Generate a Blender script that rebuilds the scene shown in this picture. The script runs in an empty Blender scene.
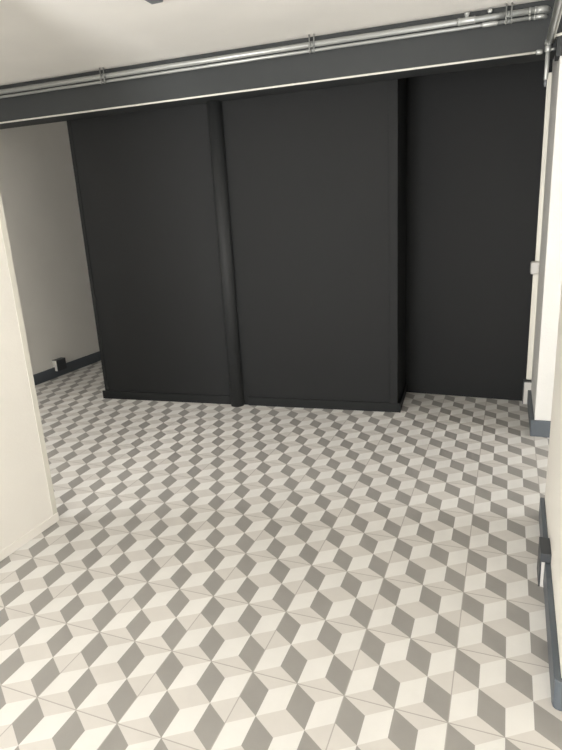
import bpy, bmesh, math
from mathutils import Vector, Matrix

S = bpy.context.scene
COL = S.collection
L = 0.165                      # half a floor tile

# ------------------------------------------------------------------ materials
def new_mat(name):
    m = bpy.data.materials.new(name)
    m.use_nodes = True
    nt = m.node_tree
    b = nt.nodes['Principled BSDF']
    return m, nt, b

def math_node(nt, op, a, b=None, clamp=False):
    n = nt.nodes.new('ShaderNodeMath')
    n.operation = op
    n.use_clamp = clamp
    for k, v in enumerate((a, b)):
        if v is None:
            continue
        if isinstance(v, (int, float)):
            n.inputs[k].default_value = v
        else:
            nt.links.new(v, n.inputs[k])
    return n.outputs[0]

def mix_col(nt, fac, a, b):
    n = nt.nodes.new('ShaderNodeMix')
    n.data_type = 'RGBA'
    if isinstance(fac, (int, float)):
        n.inputs[0].default_value = fac
    else:
        nt.links.new(fac, n.inputs[0])
    for k, v in ((6, a), (7, b)):
        if isinstance(v, tuple):
            n.inputs[k].default_value = (*v, 1)
        else:
            nt.links.new(v, n.inputs[k])
    return n.outputs[2]

def paint(name, col, rough=0.6, bump=0.0, scale=60.0, var=0.06, metal=0.0, spec=0.5):
    m, nt, b = new_mat(name)
    tc = nt.nodes.new('ShaderNodeTexCoord')
    nz = nt.nodes.new('ShaderNodeTexNoise')
    nz.inputs['Scale'].default_value = 2.3
    nz.inputs['Detail'].default_value = 4
    nt.links.new(tc.outputs['Object'], nz.inputs['Vector'])
    lo = tuple(c * (1 - var) for c in col)
    hi = tuple(min(1, c * (1 + var)) for c in col)
    nt.links.new(mix_col(nt, nz.outputs['Fac'], lo, hi), b.inputs['Base Color'])
    b.inputs['Roughness'].default_value = rough
    b.inputs['Metallic'].default_value = metal
    b.inputs['Specular IOR Level'].default_value = spec
    if bump:
        n2 = nt.nodes.new('ShaderNodeTexNoise')
        n2.inputs['Scale'].default_value = scale
        n2.inputs['Detail'].default_value = 3
        nt.links.new(tc.outputs['Object'], n2.inputs['Vector'])
        bp = nt.nodes.new('ShaderNodeBump')
        bp.inputs['Strength'].default_value = bump
        bp.inputs['Distance'].default_value = 0.004
        nt.links.new(n2.outputs['Fac'], bp.inputs['Height'])
        nt.links.new(bp.outputs['Normal'], b.inputs['Normal'])
    return m

def floor_material():
    m, nt, b = new_mat('cube_pattern_tiles')
    tc = nt.nodes.new('ShaderNodeTexCoord')
    sp = nt.nodes.new('ShaderNodeSeparateXYZ')
    nt.links.new(tc.outputs['Object'], sp.inputs[0])
    X = math_node(nt, 'DIVIDE', sp.outputs[0], L)
    Y = math_node(nt, 'DIVIDE', sp.outputs[1], L)
    ii = math_node(nt, 'ADD', X, math_node(nt, 'MULTIPLY', Y, 0.5))
    fi = math_node(nt, 'FRACT', ii)
    fj = math_node(nt, 'FRACT', Y)
    gt = math_node(nt, 'GREATER_THAN', fi, fj)
    ngt = math_node(nt, 'SUBTRACT', 1.0, gt)
    d = math_node(nt, 'ABSOLUTE', math_node(nt, 'SUBTRACT', fi, fj))
    omi = math_node(nt, 'SUBTRACT', 1.0, fi)
    omj = math_node(nt, 'SUBTRACT', 1.0, fj)
    md = math_node(nt, 'ADD', math_node(nt, 'MULTIPLY', gt, omi), math_node(nt, 'MULTIPLY', ngt, fi))
    mb = math_node(nt, 'ADD', math_node(nt, 'MULTIPLY', gt, fj), math_node(nt, 'MULTIPLY', ngt, omj))
    dark = math_node(nt, 'LESS_THAN', md, math_node(nt, 'MINIMUM', d, mb))
    beige = math_node(nt, 'LESS_THAN', mb, math_node(nt, 'MINIMUM', d, md))
    # worn cement look
    nz = nt.nodes.new('ShaderNodeTexNoise')
    nz.inputs['Scale'].default_value = 9
    nz.inputs['Detail'].default_value = 6
    nz.inputs['Roughness'].default_value = 0.65
    nt.links.new(tc.outputs['Object'], nz.inputs['Vector'])
    f = nz.outputs['Fac']
    cl = mix_col(nt, f, (0.610, 0.602, 0.580), (0.712, 0.704, 0.682))
    cb = mix_col(nt, f, (0.510, 0.490, 0.465), (0.600, 0.578, 0.550))
    cd = mix_col(nt, f, (0.244, 0.235, 0.222), (0.305, 0.295, 0.280))
    c = mix_col(nt, beige, cl, cb)
    c = mix_col(nt, dark, c, cd)
    # tile to tile shade
    tx = math_node(nt, 'FLOOR', math_node(nt, 'MULTIPLY', X, 0.5))
    ty = math_node(nt, 'FLOOR', math_node(nt, 'MULTIPLY', Y, 0.5))
    cv = nt.nodes.new('ShaderNodeCombineXYZ')
    nt.links.new(tx, cv.inputs[0]); nt.links.new(ty, cv.inputs[1])
    wn = nt.nodes.new('ShaderNodeTexWhiteNoise')
    wn.noise_dimensions = '2D'
    nt.links.new(cv.outputs[0], wn.inputs['Vector'])
    sh = math_node(nt, 'ADD', math_node(nt, 'MULTIPLY', wn.outputs['Value'], 0.07), 0.96)
    mul = nt.nodes.new('ShaderNodeVectorMath'); mul.operation = 'SCALE'
    nt.links.new(c, mul.inputs[0]); nt.links.new(sh, mul.inputs['Scale'])
    c = mul.outputs[0]
    # grout joints every two half tiles, both ways
    def joint(v, w):
        q = math_node(nt, 'FRACT', math_node(nt, 'MULTIPLY', v, 0.5))
        q = math_node(nt, 'MINIMUM', q, math_node(nt, 'SUBTRACT', 1.0, q))
        return math_node(nt, 'LESS_THAN', q, w)
    g = math_node(nt, 'MAXIMUM', joint(X, 0.0058), joint(Y, 0.0058))
    c = mix_col(nt, math_node(nt, 'MULTIPLY', g, 0.85), c, (0.33, 0.315, 0.295))
    nt.links.new(c, b.inputs['Base Color'])
    nt.links.new(math_node(nt, 'ADD', math_node(nt, 'MULTIPLY', f, 0.2), 0.38), b.inputs['Roughness'])
    bp = nt.nodes.new('ShaderNodeBump')
    bp.inputs['Strength'].default_value = 0.4
    bp.inputs['Distance'].default_value = 0.002
    nt.links.new(math_node(nt, 'SUBTRACT', 1.0, g), bp.inputs['Height'])
    nt.links.new(bp.outputs['Normal'], b.inputs['Normal'])
    return m

def glass_material():
    m = bpy.data.materials.new('window_glass')
    m.use_nodes = True
    nt = m.node_tree
    nt.nodes.clear()
    o = nt.nodes.new('ShaderNodeOutputMaterial')
    t = nt.nodes.new('ShaderNodeBsdfTransparent')
    g = nt.nodes.new('ShaderNodeBsdfGlossy'); g.inputs['Roughness'].default_value = 0.02
    x = nt.nodes.new('ShaderNodeMixShader'); x.inputs[0].default_value = 0.06
    nt.links.new(t.outputs[0], x.inputs[1]); nt.links.new(g.outputs[0], x.inputs[2])
    nt.links.new(x.outputs[0], o.inputs[0])
    return m

M = {
    'floor': floor_material(),
    'cream': paint('cream_wall_paint', (0.77, 0.745, 0.695), 0.55, 0.12, 90),
    'white': paint('white_wall_paint', (0.77, 0.755, 0.72), 0.6, 0.15, 90),
    'rough': paint('white_roughcast', (0.64, 0.635, 0.615), 0.6, 0.6, 120),
    'ceil': paint('ceiling_paint', (0.77, 0.75, 0.71), 0.8, 0.05, 80),
    'black': paint('black_wall_paint', (0.0084, 0.0092, 0.0096), 0.65, 0.08, 140, 0.08, 0.0, 0.22),
    'column': paint('black_column_paint', (0.018, 0.019, 0.0195), 0.62, 0.0, 140, 0.05, 0.0, 0.25),
    'beam': paint('charcoal_beam_paint', (0.033, 0.036, 0.037), 0.6, 0.05, 100, 0.08, 0.0, 0.3),
    'skirt': paint('slate_skirting_paint', (0.082, 0.096, 0.112), 0.45, 0.0),
    'skirt_white': paint('white_skirting_paint', (0.80, 0.77, 0.71), 0.4, 0.0),
    'steel': paint('galvanised_steel', (0.40, 0.41, 0.40), 0.42, 0.08, 200, 0.12, 0.55),
    'conduit': paint('ivory_conduit', (0.60, 0.59, 0.54), 0.4),
    'clamp': paint('dull_steel', (0.26, 0.27, 0.26), 0.5, 0.0, 60, 0.1, 0.5),
    'trunk': paint('ivory_trunking', (0.62, 0.605, 0.54), 0.4),
    'box_dark': paint('anthracite_cover', (0.042, 0.046, 0.052), 0.4),
    'box_white': paint('white_plastic', (0.50, 0.49, 0.465), 0.4),
    'grey': paint('grey_plastic', (0.16, 0.17, 0.18), 0.5),
    'frame': paint('window_frame_paint', (0.10, 0.11, 0.12), 0.4),
    'glass': glass_material(),
}

# ------------------------------------------------------------------ mesh helpers
def link(name, bm, mat, parent=None, smooth=False, bevel=0.0):
    bmesh.ops.recalc_face_normals(bm, faces=bm.faces)
    me = bpy.data.meshes.new(name)
    bm.to_mesh(me); bm.free()
    me.materials.append(M[mat])
    for p in me.polygons:
        p.use_smooth = smooth
    o = bpy.data.objects.new(name, me)
    COL.objects.link(o)
    if parent:
        o.parent = parent
        o.matrix_parent_inverse = Matrix.Translation(-parent.location)
    if bevel:
        md = o.modifiers.new('bevel', 'BEVEL')
        md.width = bevel; md.segments = 2; md.limit_method = 'ANGLE'
    return o

def prism(bm, pts, z0, z1):
    lo = [bm.verts.new((x, y, z0)) for x, y in pts]
    hi = [bm.verts.new((x, y, z1)) for x, y in pts]
    n = len(pts)
    bm.faces.new(lo[::-1]); bm.faces.new(hi)
    for k in range(n):
        bm.faces.new((lo[k], lo[(k + 1) % n], hi[(k + 1) % n], hi[k]))

def box(bm, x0, x1, y0, y1, z0, z1):
    prism(bm, [(x0, y0), (x1, y0), (x1, y1), (x0, y1)], z0, z1)

def tube(bm, path, r, seg=16, cap=True):
    path = [Vector(p) for p in path]
    rs = r if isinstance(r, (list, tuple)) else [r] * len(path)
    rings = []
    up = None
    for k, p in enumerate(path):
        a = path[max(k - 1, 0)]; c = path[min(k + 1, len(path) - 1)]
        t = (c - a).normalized()
        if up is None:
            up = Vector((0, 0, 1)) if abs(t.z) < 0.9 else Vector((1, 0, 0))
        s = t.cross(up).normalized()
        up = s.cross(t).normalized()
        rings.append([bm.verts.new(p + rs[k] * (math.cos(2 * math.pi * q / seg) * s + math.sin(2 * math.pi * q / seg) * up)) for q in range(seg)])
    for a, c in zip(rings, rings[1:]):
        for q in range(seg):
            bm.faces.new((a[q], a[(q + 1) % seg], c[(q + 1) % seg], c[q]))
    if cap:
        bm.faces.new(rings[0][::-1]); bm.faces.new(rings[-1])

def ring(bm, a, b, ri, ro, seg=20):
    t = (b - a).normalized()
    s = t.cross(Vector((0, 0, 1))).normalized(); u = s.cross(t)
    loops = []
    for p, r in ((a, ro), (b, ro), (b, ri), (a, ri)):
        loops.append([bm.verts.new(p + r * (math.cos(2 * math.pi * q / seg) * s + math.sin(2 * math.pi * q / seg) * u)) for q in range(seg)])
    for k in range(4):
        c, d = loops[k], loops[(k + 1) % 4]
        for q in range(seg):
            bm.faces.new((c[q], c[(q + 1) % seg], d[(q + 1) % seg], d[q]))

def structure(name, bm, mat, label=None, **kw):
    o = link(name, bm, mat, **kw)
    o['kind'] = 'structure'
    if label:
        o['label'] = label
    return o

def thing(name, label, cat, loc, group=None):
    o = bpy.data.objects.new(name, None)
    COL.objects.link(o)
    o.location = loc
    o.empty_display_size = 0.05
    o['label'] = label; o['category'] = cat
    if group:
        o['group'] = group
    return o

def tag(o, label, cat, group=None):
    o['label'] = label; o['category'] = cat
    if group:
        o['group'] = group
    return o

# ------------------------------------------------------------------ key dimensions (metres)
ZC = 2.657                                       # ceiling
ZB = 2.382                                       # underside of the beam
def yb(x, off=0.0): return 2.56 + 0.055 * (x + 0.3) - off       # beam face
def yf(x): return 2.6004 + 0.0717 * (x + 2.986)                 # black partition face
XL = -4.04                                       # far left wall
YR = -3.6                                        # shop front behind the camera
XS = 0.657                                       # pilaster edge

# ------------------------------------------------------------------ the room
bm = bmesh.new(); box(bm, XL - 0.15, 3.95, YR - 0.15, 5.0, -0.1, 0.0)
structure('floor', bm, 'floor', 'floor of cube pattern tiles in grey, beige and off white')
bm = bmesh.new(); box(bm, XL - 0.15, 3.95, YR - 0.15, 5.0, ZC, ZC + 0.1)
structure('ceiling', bm, 'ceil', 'plain off white ceiling')
bm = bmesh.new(); box(bm, XL - 0.15, XL, YR, 4.85, 0, ZC)
structure('wall_left', bm, 'white', 'far left wall in shade, beyond the white partition end')
bm = bmesh.new(); box(bm, XL, 3.8, 4.85, 5.0, 0, ZC)
structure('wall_back', bm, 'white')
XR, RW = 3.8, (1.42, 2.48, 0.55, 2.55)            # side wall beyond the opening, and its window
bm = bmesh.new()
box(bm, XR, XR + 0.15, YR, RW[0], 0, ZC); box(bm, XR, XR + 0.15, RW[1], 4.85, 0, ZC)
box(bm, XR, XR + 0.15, RW[0], RW[1], 0, RW[2]); box(bm, XR, XR + 0.15, RW[0], RW[1], RW[3], ZC)
structure('wall_right', bm, 'white')
bm = bmesh.new()
box(bm, XR + 0.05, XR + 0.10, RW[0], RW[0] + 0.05, RW[2], RW[3]); box(bm, XR + 0.05, XR + 0.10, RW[1] - 0.05, RW[1], RW[2], RW[3])
box(bm, XR + 0.05, XR + 0.10, RW[0] + 0.05, RW[1] - 0.05, RW[2], RW[2] + 0.05); box(bm, XR + 0.05, XR + 0.10, RW[0] + 0.05, RW[1] - 0.05, RW[3] - 0.05, RW[3])
wf = structure('window_3', bm, 'frame')
bm = bmesh.new(); box(bm, XR + 0.07, XR + 0.076, RW[0] + 0.05, RW[1] - 0.05, RW[2] + 0.05, RW[3] - 0.05)
link('pane', bm, 'glass', wf)

# black boxed-in partition and the recess on its right
bm = bmesh.new()
prism(bm, [(-2.964, yf(-2.964)), (-0.317, yf(-0.317)), (-0.344, 3.318), (-0.344, 3.45), (-2.93, 3.45)], 0, ZC)
structure('wall_center', bm, 'black', 'black boxed-in partition wall behind the round column')
bm = bmesh.new()
prism(bm, [(-0.344, 3.318), (0.66, 3.260), (0.66, 3.45), (-0.344, 3.45)], 0, ZC)
structure('wall_recess', bm, 'black', 'black wall set back at the right')
# right corner board, seam strip and left edge trim of the partition
def along(x0, x1, out, z0, z1, mat, name, label=None, bevel=0.002):
    bm = bmesh.new()
    prism(bm, [(x0, yf(x0) - out), (x1, yf(x1) - out), (x1, yf(x1)), (x0, yf(x0))], z0, z1)
    return structure(name, bm, mat, label, bevel=bevel)
along(-0.378, -0.315, 0.012, 0.0, ZB, 'black', 'trim_1', 'black corner board on the right edge of the partition')
along(-2.968, -2.935, 0.006, 0.0, ZB, 'black', 'trim_2', 'black edge board on the left edge of the partition')
along(-2.994, -1.72, 0.014, 0.0, 0.075, 'black', 'baseboard_center', 'low black skirting along the left half of the partition')
along(-1.56, -0.303, 0.014, 0.0, 0.075, 'black', 'baseboard_center', 'low black skirting along the right half of the partition')
bm = bmesh.new()
prism(bm, [(-0.303, yf(-0.303) - 0.014), (-0.292, yf(-0.303) - 0.014), (-0.331, 3.317), (-0.343, 3.317)], 0, 0.075)
structure('baseboard_return', bm, 'black')

# beam across the room under the ceiling
bm = bmesh.new()
prism(bm, [(XL, yb(XL)), (0.64, yb(0.64)), (0.64, yb(0.64) + 0.21), (XL, yb(XL) + 0.21)], ZB, ZC)
structure('trim_3', bm, 'beam', 'charcoal beam under the ceiling carrying the pipes', bevel=0.003)
# painted return of the beam on the side of the pilaster
bm = bmesh.new(); box(bm, 0.636, XS + 0.012, 2.505, yb(0.64) + 0.02, ZB - 0.05, ZC)
structure('trim_4', bm, 'beam', 'charcoal painted band at the top of the pilaster side')

# pilaster on the right, in front of the recess
bm = bmesh.new(); box(bm, XS, 3.8, 2.515, 3.45, 0, ZC)
structure('wall_pilaster', bm, 'rough', 'white rough plaster pilaster at the right', bevel=0.004)
bm = bmesh.new()
prism(bm, [(XS - 0.022, 2.495), (3.8, 2.495), (3.8, 2.515), (XS, 2.515), (XS, 3.262), (XS - 0.022, 3.262)], 0, 0.115)
structure('baseboard_pilaster', bm, 'skirt', 'slate skirting around the foot of the pilaster', bevel=0.003)

# near wall stub on the right
def xr(y): return 0.664 + 0.0105 * (y - 1.4)
bm = bmesh.new()
prism(bm, [(xr(0.17), 0.17), (xr(1.38), 1.375), (xr(1.38) + 0.006, 1.385), (3.80, 1.385), (3.80, 0.17)], 0, ZC)
structure('wall_stub', bm, 'cream', 'cream wall end at the right edge of the photo', bevel=0.006)
bm = bmesh.new()
def base_r(y): return xr(y) - 0.021
prism(bm, [(base_r(0.15) + 0.022, 0.149), (base_r(0.15) + 0.010, 0.152), (base_r(0.165) + 0.003, 0.160), (base_r(0.18), 0.175), (base_r(1.38), 1.383), (xr(1.38), 1.383), (xr(0.17), 0.17), (3.80, 0.17), (3.80, 0.149)], 0, 0.11)
structure('baseboard_right', bm, 'skirt', 'slate skirting at the foot of the near right wall', bevel=0.004)

# white partition end on the near left
XP = -1.787
bm = bmesh.new(); box(bm, XP - 0.10, XP, YR, 0.652, 0, ZC)
structure('wall_partition', bm, 'cream', 'bright cream partition wall end at the near left', bevel=0.002)
bm = bmesh.new()
prism(bm, [(XP - 0.102, 0.640), (XP - 0.102, 0.660), (XP + 0.0012, 0.660), (XP + 0.0012, 0.628), (XP, 0.628), (XP, 0.652), (XP - 0.1, 0.652), (XP - 0.1, 0.640)], 0, ZC)
structure('trim_5', bm, 'trunk', 'pale corner bead on the end of the near left partition')
bm = bmesh.new(); box(bm, XP, XP + 0.006, YR, 0.661, 0, 0.05)
structure('baseboard_left', bm, 'cream', 'low cream skirting at the foot of the near left partition', bevel=0.003)
bm = bmesh.new(); box(bm, XL, XL + 0.02, YR, 4.85, 0, 0.11)
structure('baseboard_far', bm, 'skirt', 'slate skirting at the foot of the far left wall', bevel=0.003)

# shop front behind the camera: two glazed openings in a wall
WIN = [(-1.72, 0.05, 0.06, 2.60), (-3.85, -2.05, 0.4, 2.5)]
bm = bmesh.new()
xs = [XL, WIN[1][0], WIN[1][1], WIN[0][0], WIN[0][1], 3.8]
box(bm, xs[0], xs[1], YR - 0.15, YR, 0, ZC)
box(bm, xs[2], xs[3], YR - 0.15, YR, 0, ZC)
box(bm, xs[4], xs[5], YR - 0.15, YR, 0, ZC)
for x0, x1, z0, z1 in WIN:
    box(bm, x0, x1, YR - 0.15, YR, 0, z0)
    box(bm, x0, x1, YR - 0.15, YR, z1, ZC)
structure('wall_front', bm, 'white')
for n, (x0, x1, z0, z1) in enumerate(WIN):
    bm = bmesh.new()
    w = 0.05
    box(bm, x0, x0 + w, YR - 0.1, YR - 0.05, z0, z1); box(bm, x1 - w, x1, YR - 0.1, YR - 0.05, z0, z1)
    box(bm, x0 + w, x1 - w, YR - 0.1, YR - 0.05, z0, z0 + w); box(bm, x0 + w, x1 - w, YR - 0.1, YR - 0.05, z1 - w, z1)
    fr = structure('window_%d' % (n + 1), bm, 'frame')
    bm = bmesh.new(); box(bm, x0 + w, x1 - w, YR - 0.08, YR - 0.074, z0 + w, z1 - w)
    link('pane', bm, 'glass', fr)

# ------------------------------------------------------------------ column
xc = -1.658
bm = bmesh.new()
yc = yf(xc) - 0.016
tube(bm, [(xc, yc, 0.0), (xc, yc, ZB)], 0.057, 40)
tag(link('column', bm, 'column', smooth=True), 'round black column standing against the middle of the black partition', 'column')

# ------------------------------------------------------------------ pipes along the beam
def bp(x, off, z): return Vector((x, yb(x, off), z))
ZU, ZL = 2.603, 2.5695
OU, OL = 0.030, 0.024
t = thing('steel_pipe', 'thick galvanised pipe running along the top of the charcoal beam, upper of the pair', 'pipe', bp(-1.5, 0, ZU))
bm = bmesh.new(); tube(bm, [bp(XL, OU, ZU), bp(0.545, OU, ZU)], 0.0175, 20)
link('pipe_run', bm, 'steel', t, True)
def elbow(r, z, off, x0, rad):
    bm = bmesh.new()
    pts = [bp(x0 - 0.03, off, z)]
    for k in range(7):
        a = math.pi / 2 * k / 6
        pts.append(bp(x0 + rad * math.sin(a), off - rad * (1 - math.cos(a)), z - 0.0))
    tube(bm, pts, r, 18)
    return bm
link('elbow', elbow(0.0192, ZU, OU, 0.545, 0.035), 'steel', t, True)
for x in (0.515, 0.485):
    bm = bmesh.new(); tube(bm, [bp(x - 0.006, OU, ZU), bp(x + 0.006, OU, ZU)], 0.0200, 18)
    link('collar', bm, 'steel', t, True)
bm = bmesh.new(); tube(bm, [bp(0.085, OU, ZU), bp(0.095, OU, ZU), bp(0.100, OU, ZU), bp(0.172, OU, ZU), bp(0.177, OU, ZU), bp(0.187, OU, ZU)], [0.0205, 0.0215, 0.0200, 0.0200, 0.0215, 0.0205], 18)
f = link('tee_fitting', bm, 'steel', t, True)
bm = bmesh.new(); tube(bm, [bp(0.136, OU, ZU + 0.015), bp(0.136, OU, ZU + 0.030), bp(0.136, OU, ZU + 0.031), bp(0.136, OU, ZU + 0.044)], [0.012, 0.012, 0.016, 0.016], 12)
pl = link('plug', bm, 'steel', None, True)
pl.parent = f

t = thing('steel_pipe', 'thinner galvanised pipe running along the charcoal beam, lower of the pair', 'pipe', bp(-1.5, 0, ZL))
bm = bmesh.new(); tube(bm, [bp(XL, OL, ZL), bp(0.545, OL, ZL)], 0.0104, 18)
link('pipe_run', bm, 'steel', t, True)
link('elbow', elbow(0.0125, ZL, OL, 0.545, 0.026), 'steel', t, True)
for x in (0.512, 0.486):
    bm = bmesh.new(); tube(bm, [bp(x - 0.005, OL, ZL), bp(x + 0.005, OL, ZL)], 0.0128, 18)
    link('collar', bm, 'steel', t, True)
bm = bmesh.new(); tube(bm, [bp(0.222, OL, ZL), bp(0.230, OL, ZL), bp(0.305, OL, ZL), bp(0.313, OL, ZL)], [0.0115, 0.0140, 0.0140, 0.0115], 18)
link('coupling', bm, 'steel', t, True)
t2 = thing('vent_plug', 'small round metal plug above the pipe pair, between the tee and the right clamp', 'plug', bp(0.266, 0.004, 2.63))
bm = bmesh.new(); tube(bm, [bp(0.266, -0.004, 2.638), bp(0.266, 0.022, 2.638)], [0.009, 0.009], 14)
link('stem', bm, 'steel', t2, True)
bm = bmesh.new(); tube(bm, [bp(0.266, 0.022, 2.638), bp(0.266, 0.030, 2.638), bp(0.266, 0.036, 2.638)], [0.014, 0.014, 0.010], 14)
link('cap', bm, 'steel', t2, True)

# clamps holding the two pipes
def clamp(x, label):
    t = thing('pipe_clamp', label, 'clamp', bp(x, OU, ZC), 'clamps on the pipe pair')
    for z, off, ri, ro in ((ZU, OU, 0.0178, 0.0203), (ZL, OL, 0.0107, 0.0126)):
        bm = bmesh.new()
        a, b = bp(x - 0.011, off, z), bp(x + 0.011, off, z)
        ring(bm, a, b, ri, ro)
        link('ring', bm, 'clamp', t, True)
    for dx in (-0.014, 0.016):
        bm = bmesh.new(); tube(bm, [bp(x + dx, OU + 0.022, ZC), bp(x + dx, OU + 0.022, ZL - 0.022)], 0.0042, 10)
        link('rod', bm, 'clamp', t, True)
    bm = bmesh.new(); tube(bm, [bp(x - 0.02, OU + 0.024, 2.588), bp(x + 0.022, OU + 0.024, 2.588)], 0.006, 8)
    link('bolt', bm, 'clamp', t, True)
clamp(-2.414, 'metal clamp on the pipe pair, near the left end of the beam')
clamp(-0.820, 'metal clamp on the pipe pair, above the middle of the black partition')
clamp(0.371, 'metal clamp on the pipe pair, closest to the right corner elbow')

# ivory conduit on the lower edge of the beam
zq, oq = 2.3865, 0.008
t = thing('white_conduit', 'thin ivory conduit along the lower edge of the charcoal beam', 'conduit', bp(-1.5, 0, zq))
bm = bmesh.new(); tube(bm, [bp(XL, oq, zq), bp(0.535, oq, zq)], 0.0066, 14)
link('conduit_run', bm, 'conduit', t, True)
bm = bmesh.new(); tube(bm, [bp(0.530, oq, zq), bp(0.536, oq, zq), bp(0.562, oq, zq), bp(0.568, oq, zq)], [0.009, 0.014, 0.014, 0.010], 14)
link('connector', bm, 'steel', t, True)

# pipe that comes forward along the right side under the ceiling, and its drop
ye = yb(0.59, 0.035)
t = thing('ceiling_pipe', 'grey pipe coming forward along the right side from the corner fitting', 'pipe', (0.59, 1.5, 2.42))
bm = bmesh.new(); tube(bm, [(0.595, ye, 2.425), (0.595, YR, 2.425)], 0.0155, 18)
link('pipe_run', bm, 'steel', t, True)
bm = bmesh.new(); tube(bm, [(0.595, ye + 0.018, 2.425), (0.595, ye + 0.012, 2.425), (0.595, ye - 0.030, 2.425), (0.595, ye - 0.036, 2.425)], [0.014, 0.021, 0.021, 0.018], 18)
link('socket', bm, 'steel', t, True)
t = thing('light_conduit', 'slim ivory conduit running forward beside the grey pipe at the top right', 'conduit', (0.61, 1.5, 2.425))
bm = bmesh.new(); tube(bm, [(0.618, yb(0.61, 0.02), 2.428), (0.618, YR, 2.428)], 0.0068, 12)
link('conduit_run', bm, 'conduit', t, True)
t = thing('drop_pipe', 'short vertical pipe hanging below the corner fitting, with a pointed end', 'pipe', (0.595, ye, 2.40))
bm = bmesh.new(); tube(bm, [(0.595, ye, 2.406), (0.594, ye, 2.30), (0.592, ye, 2.232), (0.592, ye, 2.225)], [0.0125, 0.0125, 0.0115, 0.009], 16)
link('pipe_run', bm, 'steel', t, True)
bm = bmesh.new(); tube(bm, [(0.592, ye, 2.228), (0.592, ye, 2.205), (0.592, ye, 2.190)], [0.008, 0.009, 0.005], 12)
tp = link('nozzle', bm, 'grey', t, True); tp['label'] = 'grey nozzle'
bm = bmesh.new(); tube(bm, [(0.595, ye, 2.412), (0.595, ye, 2.404), (0.595, ye, 2.380), (0.595, ye, 2.374)], [0.015, 0.018, 0.018, 0.014], 16)
link('collar', bm, 'steel', t, True)
bm = bmesh.new(); tube(bm, [(0.607, ye, 2.387), (0.634, ye, 2.387)], [0.007, 0.007], 12)
link('side_outlet', bm, 'steel', t, True)
t = thing('stub_pipe', 'short thin pipe going into the pilaster beside the corner fitting', 'pipe', (0.64, 2.52, 2.44))
bm = bmesh.new(); tube(bm, [(0.612, 2.500, 2.437), (0.660, 2.500, 2.443), (0.70, 2.500, 2.443), (0.70, 2.52, 2.443)], 0.0075, 12)
link('pipe_run', bm, 'conduit', t, True)
bm = bmesh.new(); tube(bm, [(0.606, 2.500, 2.437), (0.624, 2.500, 2.437)], 0.0115, 12)
link('end_cap', bm, 'steel', t, True)

# ------------------------------------------------------------------ trunking in the right corner
t = thing('cable_trunking', 'vertical ivory cable trunking in the corner of the recess and the pilaster', 'trunking', (0.645, 3.24, 0.2))
bm = bmesh.new(); box(bm, 0.627, XS - 0.0005, 3.225, 3.2605, 1.10, ZB)
link('upper_trunk', bm, 'trunk', t, bevel=0.002)
bm = bmesh.new(); box(bm, 0.618, XS - 0.0005, 3.232, 3.2605, 0.19, 1.045)
link('lower_trunk', bm, 'trunk', t, bevel=0.002)
bm = bmesh.new(); box(bm, 0.597, XS - 0.0005, 3.165, 3.2605, 1.02, 1.11)
link('junction_box', bm, 'box_white', t, bevel=0.010)

# ------------------------------------------------------------------ small boxes over the skirtings
def skirting_box(label, wall_x, side, d, y0, y1, z0, h, base, deep_cap=False):
    """white body with a dark folded cover on its front and top, reaching back over the skirting;
    side = +1 on a right wall, -1 on a left wall; d = depth from the wall, base = skirting thickness"""
    t = thing('skirting_box', label, 'cable box', (wall_x - side * d / 2, (y0 + y1) / 2, z0), 'white sided cable boxes on the skirtings')
    def extrude(pts, ya, yc, name, mat, lab):
        bm = bmesh.new()
        a = [bm.verts.new((wall_x - side * q, ya, z)) for q, z in pts]
        b = [bm.verts.new((wall_x - side * q, yc, z)) for q, z in pts]
        bm.faces.new(a); bm.faces.new(b[::-1])
        n = len(pts)
        for k in range(n):
            bm.faces.new((a[k], a[(k + 1) % n], b[(k + 1) % n], b[k]))
        o = link(name, bm, mat, t); o['label'] = lab
    f, e = 0.006, 0.0006
    b_ = base + e
    k = 0.1165                                   # just above the skirting
    if deep_cap:
        body = [(d - f, z0), (d - f, k), (b_, k), (b_, z0)]
        cover = [(d, z0), (d, h), (e, h), (e, k), (d - f, k), (d - f, z0)]
    else:
        body = [(d - f, z0), (d - f, h - f), (e, h - f), (e, k), (b_, k), (b_, z0)]
        cover = [(d, z0), (d, h), (e, h), (e, h - f), (d - f, h - f), (d - f, z0)]
    extrude(body, y0, y1, 'body', 'box_white', 'white plastic body')
    extrude(cover, y0 - 0.002, y1 + 0.002, 'cover', 'box_dark', 'dark folded cover')
skirting_box('dark topped white box on the skirting of the near right wall', xr(0.80), 1, xr(0.80) - 0.6165, 0.79, 0.915, 0.0, 0.156, 0.0225, True)
skirting_box('small white box with dark cover at the foot of the corner trunking', XS, 1, 0.058, 3.19, 3.258, 0.0, 0.185, 0.0225)
skirting_box('small white box with dark front on the far left wall skirting', XL, -1, 0.060, 3.11, 3.24, 0.07, 0.19, 0.0205)

# ceiling fitting, just showing at the top edge
t = thing('ceiling_sensor', 'small dark fitting on the ceiling at the top edge of the photo', 'sensor', (-1.305, 1.41, ZC))
bm = bmesh.new(); box(bm, -1.355, -1.265, 1.32, 1.435, ZC - 0.010, ZC)
link('plate', bm, 'skirt_white', t, bevel=0.003)
bm = bmesh.new(); box(bm, -1.350, -1.280, 1.32, 1.445, ZC - 0.030, ZC - 0.010)
o = link('cover', bm, 'grey', t, bevel=0.004); o['label'] = 'dark grey cover'

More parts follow.
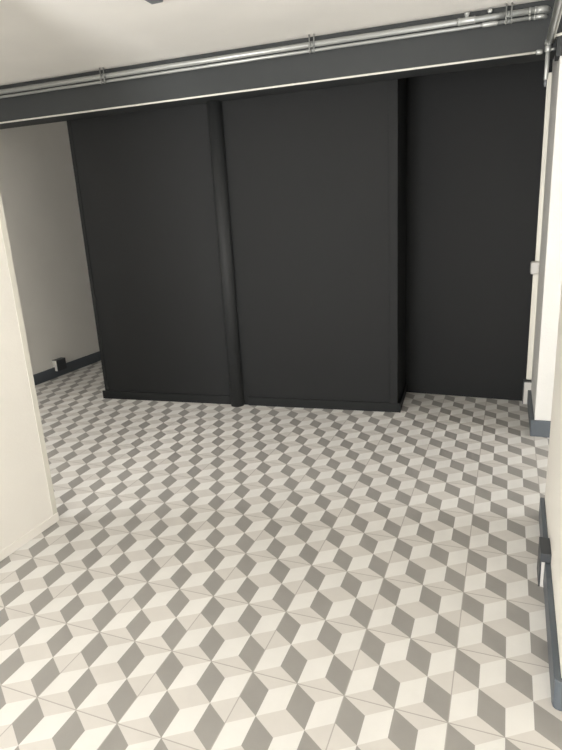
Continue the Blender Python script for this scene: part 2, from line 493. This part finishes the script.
# ------------------------------------------------------------------ light: daylight through the shop front, plus added fills
def daylight(name, loc, w, h, rotz, watts, col=(1.0, 0.99, 0.97)):
    ld = bpy.data.lights.new(name, 'AREA')
    ld.shape = 'RECTANGLE'; ld.size = w; ld.size_y = h
    ld.energy = watts; ld.color = col
    o = bpy.data.objects.new(name, ld)
    COL.objects.link(o)
    o.location = loc
    o.rotation_euler = (math.radians(90), 0, math.radians(rotz))
    return o
daylight('shopfront_daylight', (-0.84, YR - 0.16, 1.32), 1.68, 2.45, 0, 92)
daylight('side_window_daylight', (-2.95, YR - 0.16, 1.45), 1.7, 2.0, 0, 30)
daylight('opening_daylight', (XR + 0.16, 1.95, 1.55), 0.96, 1.9, 90, 80)
# added fill light for the far left wall, hidden behind the near left partition
ld = bpy.data.lights.new('side_room_fill', 'AREA')
ld.shape = 'DISK'; ld.size = 0.4; ld.energy = 30; ld.color = (1.0, 0.98, 0.94)
o = bpy.data.objects.new('side_room_fill', ld); COL.objects.link(o)
o.location = (-2.9, 0.2, ZC - 0.06)
# added up-light outside the shop front, aimed in to brighten the ceiling
ld = bpy.data.lights.new('ceiling_fill', 'AREA')
ld.shape = 'RECTANGLE'; ld.size = 3.6; ld.size_y = 1.6; ld.energy = 1120; ld.color = (1.0, 0.98, 0.945)
o = bpy.data.objects.new('ceiling_fill', ld); COL.objects.link(o)
o.location = (-1.1, YR - 1.5, 0.0)
d = Vector((-1.1, 0.5, 2.6)) - o.location
o.rotation_euler = d.to_track_quat('-Z', 'Y').to_euler()
W = bpy.data.worlds.new('daylight')
S.world = W
W.use_nodes = True
W.node_tree.nodes['Background'].inputs[0].default_value = (0.9, 0.95, 1.0, 1)
W.node_tree.nodes['Background'].inputs[1].default_value = 0.6

# ------------------------------------------------------------------ camera
cd = bpy.data.cameras.new('camera')
cam = bpy.data.objects.new('camera', cd)
COL.objects.link(cam)
cd.sensor_fit = 'VERTICAL'; cd.sensor_height = 36.0; cd.sensor_width = 36.0 * 562 / 750
cd.lens = 567.616 * 36.0 / 750.0
cd.clip_start = 0.02
w = Vector((1.828758196532492, 0.3026949764159411, -0.30732724779833304))
Rm = Matrix.Rotation(w.length, 3, w.normalized())
right, down, fwd = Rm[0], Rm[1], Rm[2]
cam.matrix_world = Matrix(((right[0], -down[0], -fwd[0], 0.43083822),
                           (right[1], -down[1], -fwd[1], -1.46402175),
                           (right[2], -down[2], -fwd[2], 1.53329261),
                           (0, 0, 0, 1)))
S.camera = cam

S.view_settings.view_transform = 'Standard'
S.view_settings.look = 'None'
S.view_settings.gamma = 1.0
S.view_settings.exposure = 0.0
S.view_settings.use_curve_mapping = False
S.cycles.use_denoising = True
S.cycles.max_bounces = 10
S.cycles.diffuse_bounces = 6
